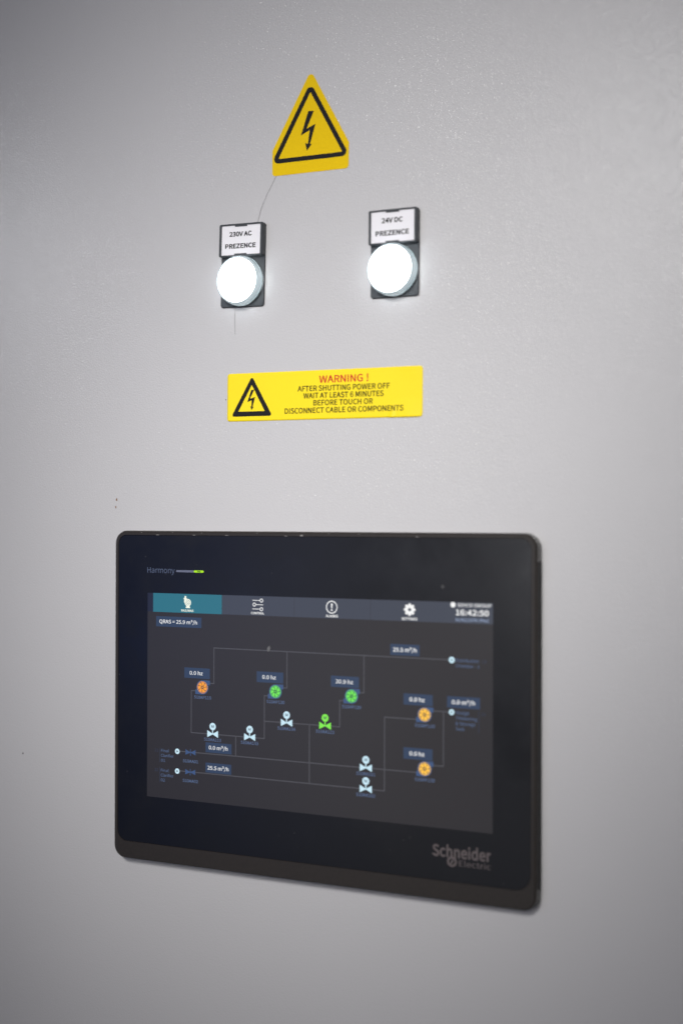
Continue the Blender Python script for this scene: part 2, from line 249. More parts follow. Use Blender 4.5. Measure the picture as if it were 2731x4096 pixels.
class Flat:
    """collects flat polygons in mm (u right, v up), at y = -depth, one material slot each"""

    def __init__(self):
        self.v, self.f, self.mi, self.mats = [], [], [], []

    def slot(self, mat):
        if mat not in self.mats:
            self.mats.append(mat)
        return self.mats.index(mat)

    def poly(self, pts, mat, y):
        a = len(self.v)
        area = sum(pts[i][0] * pts[(i + 1) % len(pts)][1] - pts[(i + 1) % len(pts)][0] * pts[i][1] for i in range(len(pts)))
        if area < 0:
            pts = pts[::-1]
        self.v += [(p[0] * MM, -y * MM, p[1] * MM) for p in pts]
        self.f.append(list(range(a, a + len(pts))))
        self.mi.append(self.slot(mat))

    def rect(self, u0, v0, u1, v1, mat, y):
        self.poly([(u0, v0), (u1, v0), (u1, v1), (u0, v1)], mat, y)

    def line(self, pts, w, mat, y):
        for i, ((a, b), (c, d)) in enumerate(zip(pts, pts[1:])):
            yy = y + 0.004 * (i % 2)
            if abs(a - c) < 1e-6:
                self.rect(a - w / 2, min(b, d) - w / 2, a + w / 2, max(b, d) + w / 2, mat, yy)
            elif abs(b - d) < 1e-6:
                self.rect(min(a, c) - w / 2, b - w / 2, max(a, c) + w / 2, b + w / 2, mat, yy)
            else:
                L = math.hypot(c - a, d - b)
                nx, ny = -(d - b) / L * w / 2, (c - a) / L * w / 2
                self.poly([(a + nx, b + ny), (c + nx, d + ny), (c - nx, d - ny), (a - nx, b - ny)], mat, yy)

    def disc(self, u, v, r, mat, y, n=36):
        self.poly([(u + r * math.cos(2 * PI * k / n), v + r * math.sin(2 * PI * k / n)) for k in range(n)], mat, y)

    def ring(self, u, v, r0, r1, mat, y, n=36):
        for k in range(n):
            a, b = 2 * PI * k / n, 2 * PI * (k + 1) / n
            self.poly([(u + r0 * math.cos(a), v + r0 * math.sin(a)), (u + r1 * math.cos(a), v + r1 * math.sin(a)),
                       (u + r1 * math.cos(b), v + r1 * math.sin(b)), (u + r0 * math.cos(b), v + r0 * math.sin(b))], mat, y)

    def text(self, s, u, v, w, cap, mat, y, bold=0.0, align='C'):
        """text of width w mm and capital height cap mm; v is the baseline"""
        vs, fs, x0, x1 = glyphs(s, bold)
        sx = w / (x1 - x0)
        sz = cap / CAP
        off = {'C': u - w / 2, 'L': u, 'R': u - w}[align]
        a = len(self.v)
        self.v += [((off + (p[0] - x0) * sx) * MM, -(y + 0.003 * p[2]) * MM, (v + p[1] * sz) * MM) for p in vs]
        for f in fs:
            self.f.append([a + k for k in f])
            self.mi.append(self.slot(mat))

    def build(self, name, parent=None, label=None):
        me = bpy.data.meshes.new(name)
        me.from_pydata(self.v, [], self.f)
        for mt in self.mats:
            me.materials.append(mt)
        for p, i in zip(me.polygons, self.mi):
            p.material_index = i
        me.update()
        o = bpy.data.objects.new(name, me)
        scene.collection.objects.link(o)
        if parent:
            o.parent = parent
        if label:
            o['label'] = label
        return o


_g = {}
CAP = 508.0


def embolden(c, d):
    """moves every outline point outwards by d; rings run clockwise, holes counter-clockwise"""
    if not d:
        return c
    n, out = len(c), []
    for i in range(n):
        a, p, q = c[i - 1], c[i], c[(i + 1) % n]
        u, w = Vector((p[0] - a[0], p[1] - a[1])).normalized(), Vector((q[0] - p[0], q[1] - p[1])).normalized()
        m_ = Vector((-u.y, u.x)) + Vector((-w.y, w.x))
        k = m_.length
        m_ = m_ / k * d / max(0.2, k / 2) if k > 1e-6 else Vector((-u.y, u.x)) * d
        out.append((p[0] + m_.x, p[1] + m_.y))
    return out


def inside(pt, c):
    r, n = False, len(c)
    for i in range(n):
        (x1, y1), (x2, y2) = c[i], c[(i + 1) % n]
        if (y1 > pt[1]) != (y2 > pt[1]) and pt[0] < (x2 - x1) * (pt[1] - y1) / (y2 - y1) + x1:
            r = not r
    return r


def glyphs(s, bold):
    """vertices (x, y, layer), triangles and extent of a line of lettering"""
    key = (s, bold)
    if key in _g:
        return _g[key]
    vs, fs, x = [], [], 0.0
    for ch in s:
        if ch == ' ':
            x += 165
            continue
        cs = [[(c[i], c[i + 1]) for i in range(0, len(c), 2)] for c in GLYPHS[ch][1:]]
        area = lambda c: sum(c[i][0] * c[(i + 1) % len(c)][1] - c[(i + 1) % len(c)][0] * c[i][1] for i in range(len(c)))
        rings = [c for c in cs if area(c) < 0]
        holes = [c for c in cs if area(c) > 0]
        for k, ring in enumerate(rings):
            group = [ring] + [h for h in holes if inside(h[0], ring)]
            group = [embolden(c, bold * 1000) for c in group]
            flat = [p for c in group for p in c]
            a = len(vs)
            vs += [(p[0] + x, p[1], k) for p in flat]
            for t in tessellate_polygon([[Vector((p[0], p[1], 0)) for p in c] for c in group]):
                q = [flat[i] for i in t]
                ar = (q[1][0] - q[0][0]) * (q[2][1] - q[0][1]) - (q[2][0] - q[0][0]) * (q[1][1] - q[0][1])
                if abs(ar) > 1e-6:
                    t = [a + i for i in t]
                    fs.append(t if ar > 0 else t[::-1])
        x += GLYPHS[ch][0] + bold * 600
    xs = [p[0] for p in vs]
    _g[key] = (vs, fs, min(xs), max(xs))
    return _g[key]


def empty(name, loc, rot=0.0, label=None, cat=None, group=None):
    o = bpy.data.objects.new(name, None)
    scene.collection.objects.link(o)
    o.empty_display_size = 0.02
    o.location = [c * MM for c in loc]
    o.rotation_euler = (0, -rot, 0)
    tag(o, label, cat, group)
    return o


def tag(o, label=None, cat=None, group=None, kind=None):
    if label: o['label'] = label
    if cat: o['category'] = cat
    if group: o['group'] = group
    if kind: o['kind'] = kind
    return o


def rrect(u0, v0, u1, v1, r, n=8):
    """rounded rectangle outline, counter-clockwise, u0<u1, v0<v1; r one radius or (bl, br, tr, tl)"""
    rs = r if isinstance(r, (tuple, list)) else (r,) * 4
    pts = []
    for (cx, cz, a, q) in ((u0 + rs[0], v0 + rs[0], PI, rs[0]), (u1 - rs[1], v0 + rs[1], 1.5 * PI, rs[1]),
                           (u1 - rs[2], v1 - rs[2], 0, rs[2]), (u0 + rs[3], v1 - rs[3], 0.5 * PI, rs[3])):
        for k in range(n + 1):
            t = a + k / n * PI / 2
            pts.append((cx + q * math.cos(t), cz + q * math.sin(t)))
    return pts


def loft(name, loops, mat, parent=None, cap_first=False, cap_last=True, smooth=False, label=None):
    """loops: list of (outline, y) with equal vertex counts, from the door outwards"""
    bm = bmesh.new()
    rows = [[bm.verts.new((p[0] * MM, -y * MM, p[1] * MM)) for p in pts] for pts, y in loops]
    n = len(rows[0])
    for A, B in zip(rows, rows[1:]):
        for k in range(n):
            bm.faces.new((A[k], A[(k + 1) % n], B[(k + 1) % n], B[k]))
    if cap_last:
        bm.faces.new(rows[-1])
    if cap_first:
        bm.faces.new(rows[0][::-1])
    me = bpy.data.meshes.new(name)
    bm.to_mesh(me)
    bm.free()
    me.materials.append(mat)
    if smooth:
        for p in me.polygons:
            p.use_smooth = len(p.vertices) < 5
    o = bpy.data.objects.new(name, me)
    scene.collection.objects.link(o)
    if parent:
        o.parent = parent
    if label:
        o['label'] = label
    return o


# ------------------------------------------------------------------ materials
# powder-coated steel
mt_door, n, l, b = principled('grey_textured_paint')
b.inputs['Roughness'].default_value = 0.42
b.inputs['Specular IOR Level'].default_value = 0.45
t = n.new('ShaderNodeTexCoord')
nA = n.new('ShaderNodeTexNoise'); nA.inputs['Scale'].default_value = 1000; nA.inputs['Detail'].default_value = 2.5
nB = n.new('ShaderNodeTexNoise'); nB.inputs['Scale'].default_value = 480; nB.inputs['Detail'].default_value = 1
nC = n.new('ShaderNodeTexNoise'); nC.inputs['Scale'].default_value = 5; nC.inputs['Detail'].default_value = 4
for q in (nA, nB, nC):
    l.new(t.outputs['Object'], q.inputs['Vector'])
ad = n.new('ShaderNodeMath'); ad.operation = 'MULTIPLY_ADD'
ad.inputs[1].default_value = 0.35
l.new(nB.outputs[0], ad.inputs[0]); l.new(nA.outputs[0], ad.inputs[2])
bp = n.new('ShaderNodeBump'); bp.inputs['Strength'].default_value = 0.4; bp.inputs['Distance'].default_value = 0.00025
l.new(ad.outputs[0], bp.inputs['Height'])
l.new(bp.outputs[0], b.inputs['Normal'])
mr = n.new('ShaderNodeMapRange'); mr.inputs['To Min'].default_value = 0.96; mr.inputs['To Max'].default_value = 1.03
l.new(nC.outputs[0], mr.inputs['Value'])
vm = n.new('ShaderNodeVectorMath'); vm.operation = 'SCALE'
vm.inputs[0].default_value = (0.575, 0.562, 0.578)
l.new(mr.outputs[0], vm.inputs['Scale']); l.new(vm.outputs[0], b.inputs['Base Color'])
b.inputs['Coat Weight'].default_value = 1.0
b.inputs['Coat Roughness'].default_value = 0.11
nD = n.new('ShaderNodeTexNoise'); nD.inputs['Scale'].default_value = 800; nD.inputs['Detail'].default_value = 0
l.new(t.outputs['Object'], nD.inputs['Vector'])
pk = n.new('ShaderNodeMapRange'); pk.inputs['From Min'].default_value = 0.58; pk.inputs['From Max'].default_value = 0.80
pk.inputs['To Max'].default_value = 0.4
l.new(nD.outputs[0], pk.inputs['Value'])
ae = n.new('ShaderNodeMath'); ae.operation = 'ADD'
hv = n.new('ShaderNodeMath'); hv.operation = 'MULTIPLY'; hv.inputs[1].default_value = 0.4
l.new(ad.outputs[0], hv.inputs[0])
l.new(pk.outputs[0], ae.inputs[0]); l.new(hv.outputs[0], ae.inputs[1])
bq = n.new('ShaderNodeBump'); bq.inputs['Strength'].default_value = 0.8; bq.inputs['Distance'].default_value = 0.00042
l.new(ae.outputs[0], bq.inputs['Height'])
l.new(bq.outputs[0], b.inputs['Coat Normal'])

yellow_a = plain('amber_yellow_vinyl', lin((240, 200, 0)), 0.75, spec=0.25, vary=0.05, bump=0.25, scale=700)
yellow_b = plain('bright_yellow_vinyl', lin((254, 226, 26)), 0.5, spec=0.35, vary=0.03, bump=0.2, scale=500)
ink = plain('black_ink', (0.010, 0.0095, 0.011), 0.7, spec=0.25, vary=0.2)
ink_green = plain('black_print_on_yellow', (0.012, 0.012, 0.006), 0.7, spec=0.25, vary=0.2)
red_ink = plain('red_ink', lin((205, 25, 15)), 0.4, vary=0.05)
dark_plastic = plain('charcoal_plastic', (0.045, 0.050, 0.058), 0.48, vary=0.12, bump=0.3)
white_card = plain('white_card', (0.88, 0.86, 0.91), 0.5, vary=0.02)
bezel_mat = plain('brown_black_plastic', (0.030, 0.025, 0.022), 0.27, vary=0.2, bump=0.3, scale=500)
gasket_mat = plain('black_gasket', (0.012, 0.010, 0.011), 0.7, vary=0.2)
silver_print = plain('grey_brown_print', (0.135, 0.110, 0.112), 0.4, vary=0.1)
blue_print = plain('faint_blue_print', (0.085, 0.110, 0.190), 0.4, vary=0.1)
bar_print = plain('grey_blue_print', (0.13, 0.145, 0.22), 0.4, vary=0.1)
rust = plain('rust', (0.22, 0.12, 0.06), 0.8, vary=0.3)
grime = plain('dark_dirt', (0.06, 0.05, 0.045), 0.8, vary=0.3)
hair_mat = plain('dark_hair', (0.22, 0.21, 0.215), 0.6)

# front glass with fingerprints and dust
glass_mat, n, l, b = principled('black_glass')
t = n.new('ShaderNodeTexCoord')
nz = n.new('ShaderNodeTexNoise'); nz.inputs['Scale'].default_value = 28; nz.inputs['Detail'].default_value = 6; nz.inputs['Roughness'].default_value = 0.65
l.new(t.outputs['Object'], nz.inputs['Vector'])
mr = n.new('ShaderNodeMapRange'); mr.inputs['From Min'].default_value = 0.35; mr.inputs['From Max'].default_value = 0.75
mr.inputs['To Min'].default_value = 0.07; mr.inputs['To Max'].default_value = 0.28
l.new(nz.outputs[0], mr.inputs['Value']); l.new(mr.outputs[0], b.inputs['Roughness'])
vo = n.new('ShaderNodeTexVoronoi'); vo.inputs['Scale'].default_value = 90
l.new(t.outputs['Object'], vo.inputs['Vector'])
lt = n.new('ShaderNodeMapRange'); lt.inputs['From Min'].default_value = 0.02; lt.inputs['From Max'].default_value = 0.05
lt.inputs['To Min'].default_value = 1.0; lt.inputs['To Max'].default_value = 0.0
l.new(vo.outputs['Distance'], lt.inputs['Value'])
mm = n.new('ShaderNodeMix'); mm.data_type = 'RGBA'
mm.inputs['A'].default_value = (0.007, 0.0075, 0.010, 1)
mm.inputs['B'].default_value = (0.035, 0.035, 0.038, 1)
l.new(lt.outputs[0], mm.inputs['Factor']); l.new(mm.outputs['Result'], b.inputs['Base Color'])
b.inputs['Specular IOR Level'].default_value = 0.5
smudge_mat = plain('grease_smudge', (0.045, 0.045, 0.05), 0.7, vary=0.5, scale=900)

# ------------------------------------------------------------------ cabinet door
door = loft('cabinet_door', [(rrect(-1000, -1400, 600, 800, 4), -18), (rrect(-1000, -1400, 600, 800, 4), -1.2), (rrect(-998.8, -1398.8, 598.8, 798.8, 4), 0)],
            mt_door, cap_first=True)
tag(door, 'light grey steel cabinet door with fine textured paint, behind everything else', 'cabinet door')


# ------------------------------------------------------------------ lightning bolt with arrow head
def bolt(F, tip, top, mat, y, h):
    """bolt of height h (mm) hanging from top centre"""
    P = [(-0.07, 1.0), (0.145, 1.0), (-0.115, 0.435), (0.245, 0.655), (0.075, 0.215), (0.16, 0.245), (-0.015, 0.0),
         (-0.09, 0.255), (-0.01, 0.205), (0.045, 0.475), (-0.31, 0.235)]
    P = [(-0.02, 1.0), (0.145, 1.0), (-0.085, 0.56), (0.205, 0.655), (0.07, 0.165), (0.135, 0.165), (0.0, 0.0),
         (-0.06, 0.205), (0.0, 0.175), (0.005, 0.49), (-0.235, 0.40)]
    F.poly([(tip[0] + p[0] * h, tip[1] + p[1] * h) for p in P], mat, y)


# ------------------------------------------------------------------ triangular warning sticker
s1 = empty('warning_sticker', (-178.9, 0, 99.0), 0.0,
           'amber yellow triangular sticker with a large black lightning bolt, above the two lit lamps', 'warning sticker')
ox, oz = -178.9, 99.0


def round_poly(pts, rad, n=6):
    out = []
    N = len(pts)
    for i in range(N):
        p0, p, p1 = Vector(pts[i - 1]), Vector(pts[i]), Vector(pts[(i + 1) % N])
        a, c = (p0 - p).normalized(), (p1 - p).normalized()
        ang = a.angle(c)
        r = rad[i] if isinstance(rad, (list, tuple)) else rad
        d = r / math.tan(ang / 2)
        s, e = p + a * d, p + c * d
        ctr = p + (a + c).normalized() * (r / math.sin(ang / 2))
        a0 = math.atan2(s.y - ctr.y, s.x - ctr.x)
        a1 = math.atan2(e.y - ctr.y, e.x - ctr.x)
        da = (a1 - a0 + PI) % (2 * PI) - PI
        for k in range(n + 1):
            t_ = a0 + da * k / n
            out.append((ctr.x + r * math.cos(t_), ctr.y + r * math.sin(t_)))
    return out


outer = [(-204.3, 70.2), (-153.2, 70.2), (-153.2, 85.4), (-179.0, 130.6), (-204.4, 85.4)]
o1 = round_poly([(x - ox, z - oz) for x, z in outer], [2.0, 2.2, 1.2, 2.3, 0.8])
loft('backing', [(o1, 0.0), (o1, 0.22)], yellow_a, s1)
F = Flat()
tri_o = round_poly([(-205.2 - ox, 77.5 - oz), (-152.6 - ox, 77.5 - oz), (-179.1 - ox, 123.6 - oz)], 2.9, 8)
tri_i = round_poly([(-200.2 - ox, 80.2 - oz), (-157.4 - ox, 80.2 - oz), (-179.1 - ox, 117.8 - oz)], 0.45, 8)
for k in range(len(tri_o)):
    q = (k + 1) % len(tri_o)
    F.poly([tri_o[k], tri_o[q], tri_i[q], tri_i[k]], ink, 0.30)
F.build('triangle_border', s1)
F = Flat()
P = [(-180.3, 106.6), (-176.6, 106.3), (-181.3, 96.2), (-175.4, 98.6), (-178.9, 86.9), (-177.8, 86.9), (-180.9, 83.1),
     (-182.1, 88.0), (-180.3, 87.1), (-179.2, 95.3), (-185.1, 92.6)]
F.poly([(x - ox, z - oz) for x, z in P], ink, 0.30)
F.build('lightning_bolt', s1)

# ------------------------------------------------------------------ rectangular warning sticker (lower right corner lifts a little)
ox, oz = -169.0, -61.4
s2 = empty('warning_sticker', (ox, 0, oz), 0.004,
           'long bright yellow rectangular sticker with red heading and black text, above the touch panel', 'warning sticker')
W2, H2 = 129.4, 29.0
nx_, nz_ = 130, 30


def lift(u, v):
    """height of the sticker face above the door: a crease runs up from the bottom edge near the right end"""
    cx = 45.5 + (v + 14.5) * 0.12
    d = (u - cx)
    k = max(0.0, 1 - (v + 14.5) / 9.0)
    h = 0.75 * k * math.exp(-(d / 1.3) ** 2)
    if u > cx:
        h += 0.5 * max(0, 1 - (v + 14.5) / 11) * math.sin(min(1, (u - cx) / 19) * PI)
    kk = max(0, 1 - (14.5 - v) / 8) * math.exp(-((u - 58) / 7) ** 2)
    return 0.2 + h + 0.25 * kk


def in_round(u, v):
    r = 1.8
    du, dv = max(0, abs(u) - (W2 / 2 - r)), max(0, abs(v) - (H2 / 2 - r))
    if du > 0 and dv > 0:
        L = math.hypot(du, dv)
        if L > r:
            return (math.copysign(W2 / 2 - r + du / L * r, u), math.copysign(H2 / 2 - r + dv / L * r, v))
    return (u, v)


bm = bmesh.new()
g = []
for j in range(nz_ + 1):
    row = []
    for i in range(nx_ + 1):
        u, v = in_round(-W2 / 2 + W2 * i / nx_, -H2 / 2 + H2 * j / nz_)
        row.append(bm.verts.new((u * MM, -lift(u, v) * MM, v * MM)))
    g.append(row)
for j in range(nz_):
    for i in range(nx_):
        bm.faces.new((g[j][i], g[j][i + 1], g[j + 1][i + 1], g[j + 1][i]))
me = bpy.data.meshes.new('backing')
bm.to_mesh(me); bm.free()
me.materials.append(yellow_b)
for p in me.polygons: p.use_smooth = True
bo = bpy.data.objects.new('backing', me)
scene.collection.objects.link(bo)
bo.parent = s2
so = bo.modifiers.new('thickness', 'SOLIDIFY'); so.thickness = 0.12 * MM; so.offset = -1


def drape(o, extra=0.06):
    """lays a flat print on the lifted face of the sticker"""
    for v in o.data.vertices:
        v.co.y += (0.1 - lift(v.co.x / MM, v.co.z / MM) - extra) * MM


F = Flat()
to = round_poly([(-61.8, -11.6), (-33.2, -11.6), (-47.5, 13.2 - .6)], 1.1, 5)
ti = round_poly([(-56.9, -8.6), (-38.5, -8.6), (-47.6, 7.3)], 0.12, 5)
for k in range(len(to)):
    q = (k + 1) % len(to)
    F.poly([to[k], to[q], ti[q], ti[k]], ink, 0.1)
bolt(F, (-47.7, -7.9), None, ink, 0.1, 12.2)
drape(F.build('warning_triangle', s2))
F = Flat()
F.text('WARNING !', 14.3, 7.0, 32.2, 4.1, red_ink, 0.1, bold=0.014)
drape(F.build('red_heading', s2))
F = Flat()
F.text('AFTER SHUTTING POWER OFF', 14.0, 2.35, 60.2, 3.05, ink_green, 0.1, bold=0.016)
F.text('WAIT AT LEAST 6 MINUTES', 14.0, -1.9, 52.4, 3.05, ink_green, 0.1, bold=0.016)
F.text('BEFORE TOUCH OR', 14.0, -6.2, 38.8, 3.05, ink_green, 0.1, bold=0.016)
F.text('DISCONNECT CABLE OR COMPONENTS', 14.1, -10.6, 77.6, 3.05, ink_green, 0.1, bold=0.016)
drape(F.build('black_text', s2))

# ------------------------------------------------------------------ pilot lights
lens_mat, n, l, b = principled('clear_plastic')
b.inputs['Base Color'].default_value = (0.50, 0.57, 0.59, 1)
b.inputs['Roughness'].default_value = 0.18
b.inputs['IOR'].default_value = 1.47
b.inputs['Transmission Weight'].default_value = 0.5
b.inputs['Coat Weight'].default_value = 1.0
b.inputs['Coat Roughness'].default_value = 0.06
b.inputs['Emission Color'].default_value = (0.80, 0.95, 1.0, 1)
b.inputs['Emission Strength'].default_value = 0.14
glow, n, l, b = principled('white_led_glow')
b.inputs['Base Color'].default_value = (0.8, 0.8, 0.8, 1)
b.inputs['Emission Color'].default_value = (0.93, 0.985, 1.0, 1)
b.inputs['Emission Strength'].default_value = 7.0
chrome = plain('silver_collar', (0.62, 0.68, 0.70), 0.22, metal=0.85)


def lathe(name, prof, mat, cx, cz, parent, n=64, smooth=True):
    bm = bmesh.new()
    rows = []
    for r, y in prof:
        if r < 1e-6:
            rows.append([bm.verts.new((cx * MM, -y * MM, cz * MM))])
        else:
            rows.append([bm.verts.new(((cx + r * math.cos(2 * PI * k / n)) * MM, -y * MM, (cz + r * math.sin(2 * PI * k / n)) * MM)) for k in range(n)])
    for A, B in zip(rows, rows[1:]):
        for k in range(n):
            q = (k + 1) % n
            if len(B) == 1:
                bm.faces.new((A[k], A[q], B[0]))
            elif len(A) == 1:
                bm.faces.new((A[0], B[q], B[k]))
            else:
                bm.faces.new((A[k], A[q], B[q], B[k]))
    me = bpy.data.meshes.new(name)
    bm.to_mesh(me); bm.free()
    me.materials.append(mat)
    for p in me.polygons: p.use_smooth = smooth
    o = bpy.data.objects.new(name, me)
    scene.collection.objects.link(o)
    o.parent = parent
    return o


def pilot(x, z, rot, lines, label):
    t = empty('pilot_light', (x, 0, z), rot, label, 'indicator light', 'lit white indicator lamps on the door')
    a = rrect(-15.2, -50, 15.2, -0.3, 1.8)
    loft('legend_plate', [(a, 0), (a, 0.9), (rrect(-14.9, -49.7, 14.9, -0.6, 1.6), 1.2)], dark_plastic, t)
    so_, si = (-15.3, -19.8, 15.2, 0), (-13.75, -18.9, 13.55, -0.95)
    loft('label_holder', [(rrect(*so_, 1.0), 1.2), (rrect(*so_, 1.0), 4.1),
                          (rrect(so_[0] + .35, so_[1] + .35, so_[2] - .35, so_[3] - .35, 0.8), 4.5),
                          (rrect(*si, 0.25), 4.5), (rrect(*si, 0.25), 3.7)], dark_plastic, t, cap_last=False)
    for zz in ((-1.75, -0.9), (-18.95, -18.1)):
        c = rrect(-4.3, zz[0], 4.0, zz[1], 0.15)
        loft('clip', [(c, 3.75), (c, 4.35)], dark_plastic, t)
    c = rrect(si[0] - 0.2, si[1] - 0.2, si[2] + 0.2, si[3] + 0.2, 0.2)
    card = loft('label_card', [(c, 3.3), (c, 3.72)], white_card, t)
    F = Flat()
    (s_a, w_a), (s_b, w_b) = lines
    F.text(s_a, -0.6, -7.5, w_a, 2.55, ink, 3.78, bold=0.030)
    F.text(s_b, -0.5, -14.7, w_b, 2.55, ink, 3.78, bold=0.030)
    F.build('lettering', card)
    cz = -34.6
    lathe('collar', [(15.0, 1.2), (15.0, 2.2), (14.7, 2.6), (14.2, 2.7), (14.2, 3.3)], chrome, 0, cz, t)
    lathe('lens', [(14.3, 2.6), (14.95, 2.9), (15.0, 3.4), (14.6, 3.9), (14.75, 4.4), (14.8, 6.3), (14.6, 7.3), (14.2, 8.0),
                   (13.75, 8.35), (13.5, 8.2), (13.4, 7.6), (13.4, 7.2)], lens_mat, 0, cz, t)
    lathe('diffuser', [(11.8, 5.0), (12.2, 5.8), (13.2, 6.9), (13.3, 7.7), (12.9, 8.1), (8, 8.5), (0, 8.7)], glow, 0, cz, t)
    return t


pilot(-223.1, 43.0, -0.0142, (('230V AC', 15.7), ('PREZENCE', 21.3)),
      'left indicator lamp glowing white under a 230V AC label')
pilot(-122.6, 43.0, 0.0041, (('24V DC', 13.2), ('PREZENCE', 20.9)),
      'right indicator lamp glowing white under a 24V DC label')

# ------------------------------------------------------------------ touch panel
hmi = empty('touch_panel', (-310.0, 0, -143.5), 0.011,
            'black glass touch panel with a lit plant diagram in the lower half of the door', 'touch panel')
W, H = 277.4, 204.2
GX0, GX1, GZ1, GZ0 = 2.8, 274.3, -2.7, -193.4
D = 8.0


def band(i, r):
    return rrect(i, -H + i, W - i, -i, r)


gl = rrect(GX0, GZ0, GX1, GZ1, (7, 9, 6, 5.5))
gl2 = rrect(GX0 + .15, GZ0 + .15, GX1 - .15, GZ1 - .15, (6.8, 8.8, 5.8, 5.3))
loft('bezel', [(band(1.0, 7.0), 0), (band(1.0, 7.0), 0.7), (band(0, 8.0), 1.2), (band(0, 8.0), 6.6), (band(0.35, 7.7), 7.8),
               (band(1.0, 7.2), 8.35), (gl, 8.3), (gl2, 7.7)], bezel_mat, hmi, cap_last=False)
loft('front_glass', [(gl2, 7.4), (rrect(GX0 + .25, GZ0 + .25, GX1 - .25, GZ1 - .25, (6.8, 8.8, 5.8, 5.3)), D)], glass_mat, hmi)
g_ = [(W - 0.2, -14), (W + 0.06, -14)]
bm = bmesh.new()
bmesh.ops.create_cube(bm, size=1)
for v in bm.verts:
    v.co = ((W + 0.05 + v.co.x * 0.3) * MM, -(3.7 + v.co.y * 4.6) * MM, (-104 + v.co.z * 177) * MM)
me = bpy.data.meshes.new('side_groove'); bm.to_mesh(me); bm.free(); me.materials.append(gasket_mat)
so_ = bpy.data.objects.new('side_groove', me); scene.collection.objects.link(so_); so_.parent = hmi

# printed word and status bar
F = Flat()
F.text('Harmony', 24.5, -26.0, 20.2, 3.5, blue_print, D + 0.06, align='L')
F.build('printed_word', hmi)
F = Flat()
F.poly(rrect(45.7, -25.25, 58.8, -23.95, 0.55, 4), bar_print, D + 0.06)
F.build('printed_bar', hmi)
lime = lit('lime_status_light', (175, 235, 0), 1.0)
lime_dim = lit('dim_status_light', (110, 165, 5), 0.7)
F = Flat()
F.poly(rrect(58.6, -25.25, 65.7, -23.95, 0.6, 4), lime, D + 0.10)
F.rect(61.0, -25.0, 63.4, -24.2, lime_dim, D + 0.12)
F.build('status_light', hmi)
# maker's mark
F = Flat()
F.text('Schneider', 216.6, -179.6, 34.8, 6.0, silver_print, D + 0.06, bold=0.022, align='L')
F.text('Electric', 232.6, -184.0, 18.6, 3.1, silver_print, D + 0.06, bold=0.0, align='L')
F.ring(228.4, -182.0, 1.7, 2.9, silver_print, D + 0.07)
F.poly([(227.2, -183.6), (228.5, -183.1), (229.7, -180.4), (228.2, -181.0)], silver_print, D + 0.075)
F.build('printed_emblem', hmi)

# smudges and dust on the glass
F = Flat()
F.poly([(222.5 + 1.1 * math.cos(a) * random.uniform(.85, 1.1), -30.0 + 1.2 * math.sin(a) * random.uniform(.85, 1.1)) for a in [i * 2 * PI / 14 for i in range(14)]], smudge_mat, D + 0.05)
F.build('smudge', hmi)
F = Flat()
smudge_pale = plain('pale_smudge', (0.13, 0.13, 0.14), 0.7, vary=0.6, scale=900)
F.poly([(110.0, -70.2), (110.6, -68.4), (111.8, -67.4), (112.5, -68.8), (111.9, -70.6), (110.9, -71.0)], smudge_pale, D + 0.2)
F.build('smudge', hmi)
# worn bright nicks on the top edge of the bezel
nick = plain('worn_edge', (0.32, 0.30, 0.29), 0.6, vary=0.3)
for u, w, low in ((20, 1.2, 0), (31, 2.6, 1), (43, 0.8, 0), (58, 1.8, 1), (64, 1.0, 0), (81, 2.4, 1), (103, 0.9, 0), (122, 1.6, 1), (132.2, 1.9, 2), (151, 1.3, 0), (170, 1.5, 0), (206, 2.0, 1)):
    F = Flat()
    if low == 2:
        F.poly([(u, -2.0), (u + w, -1.9), (u + w + .1, -2.66), (u + .2, -2.62)], nick, 8.40)
    elif low:
        F.poly([(u, -2.40), (u + w, -2.44), (u + w * 0.8, -2.66), (u + 0.1, -2.66)], nick, 8.40)
    else:
        F.poly([(u, -1.0), (u + w * .6, -1.0), (u + w * 0.5, -1.25), (u + 0.05, -1.2)], nick, 8.42)
    F.build('worn_nick', hmi)

# ---- the display
SX, SZ = 24.8, -38.4
c_bg = lit('display_background', (31, 28, 31), 1.0, base=0.02)
c_edge = lit('display_edge', (28, 34, 56), 0.8)
c_tab = lit('display_tab', (60, 65, 78), 1.0)
c_teal = lit('display_teal', (38, 110, 128), 1.0)
c_box = lit('display_value_box', (44, 61, 88), 1.0)
c_white = lit('display_white', (240, 240, 240), 1.05)
c_cream = lit('display_cream', (238, 242, 225), 1.1)
c_line = lit('display_pipe', (80, 80, 86), 0.9)
c_tag = lit('display_tag_text', (86, 106, 142), 1.0)
c_dim = lit('display_dim_text', (50, 60, 84), 0.9)
c_house = lit('display_pump_housing', (58, 82, 122), 1.0)
c_pale = lit('display_pale_cyan', (202, 234, 248), 1.0)
c_green = lit('display_green', (128, 236, 74), 1.0)
c_greenp = lit('display_pump_green', (112, 232, 84), 1.0)
c_orange = lit('display_orange', (248, 158, 44), 1.05)
c_amber = lit('display_amber', (255, 195, 66), 1.1)
c_gap_o = lit('display_orange_gap', (88, 72, 64), 1.0)
c_gap_g = lit('display_green_gap', (44, 84, 66), 1.0)
c_blue = lit('display_blue', (58, 82, 124), 1.0)

F = Flat()
F.rect(SX, SZ - 125.8, SX + 227.5, SZ, c_bg, D + 0.04)
scr = F.build('screen', hmi, 'lit dark display showing a pump and valve diagram')
L1, L2, L3, L4, L5 = D + 0.06, D + 0.09, D + 0.12, D + 0.15, D + 0.18


def P_(u): return SX + u
def Q_(v): return SZ + v


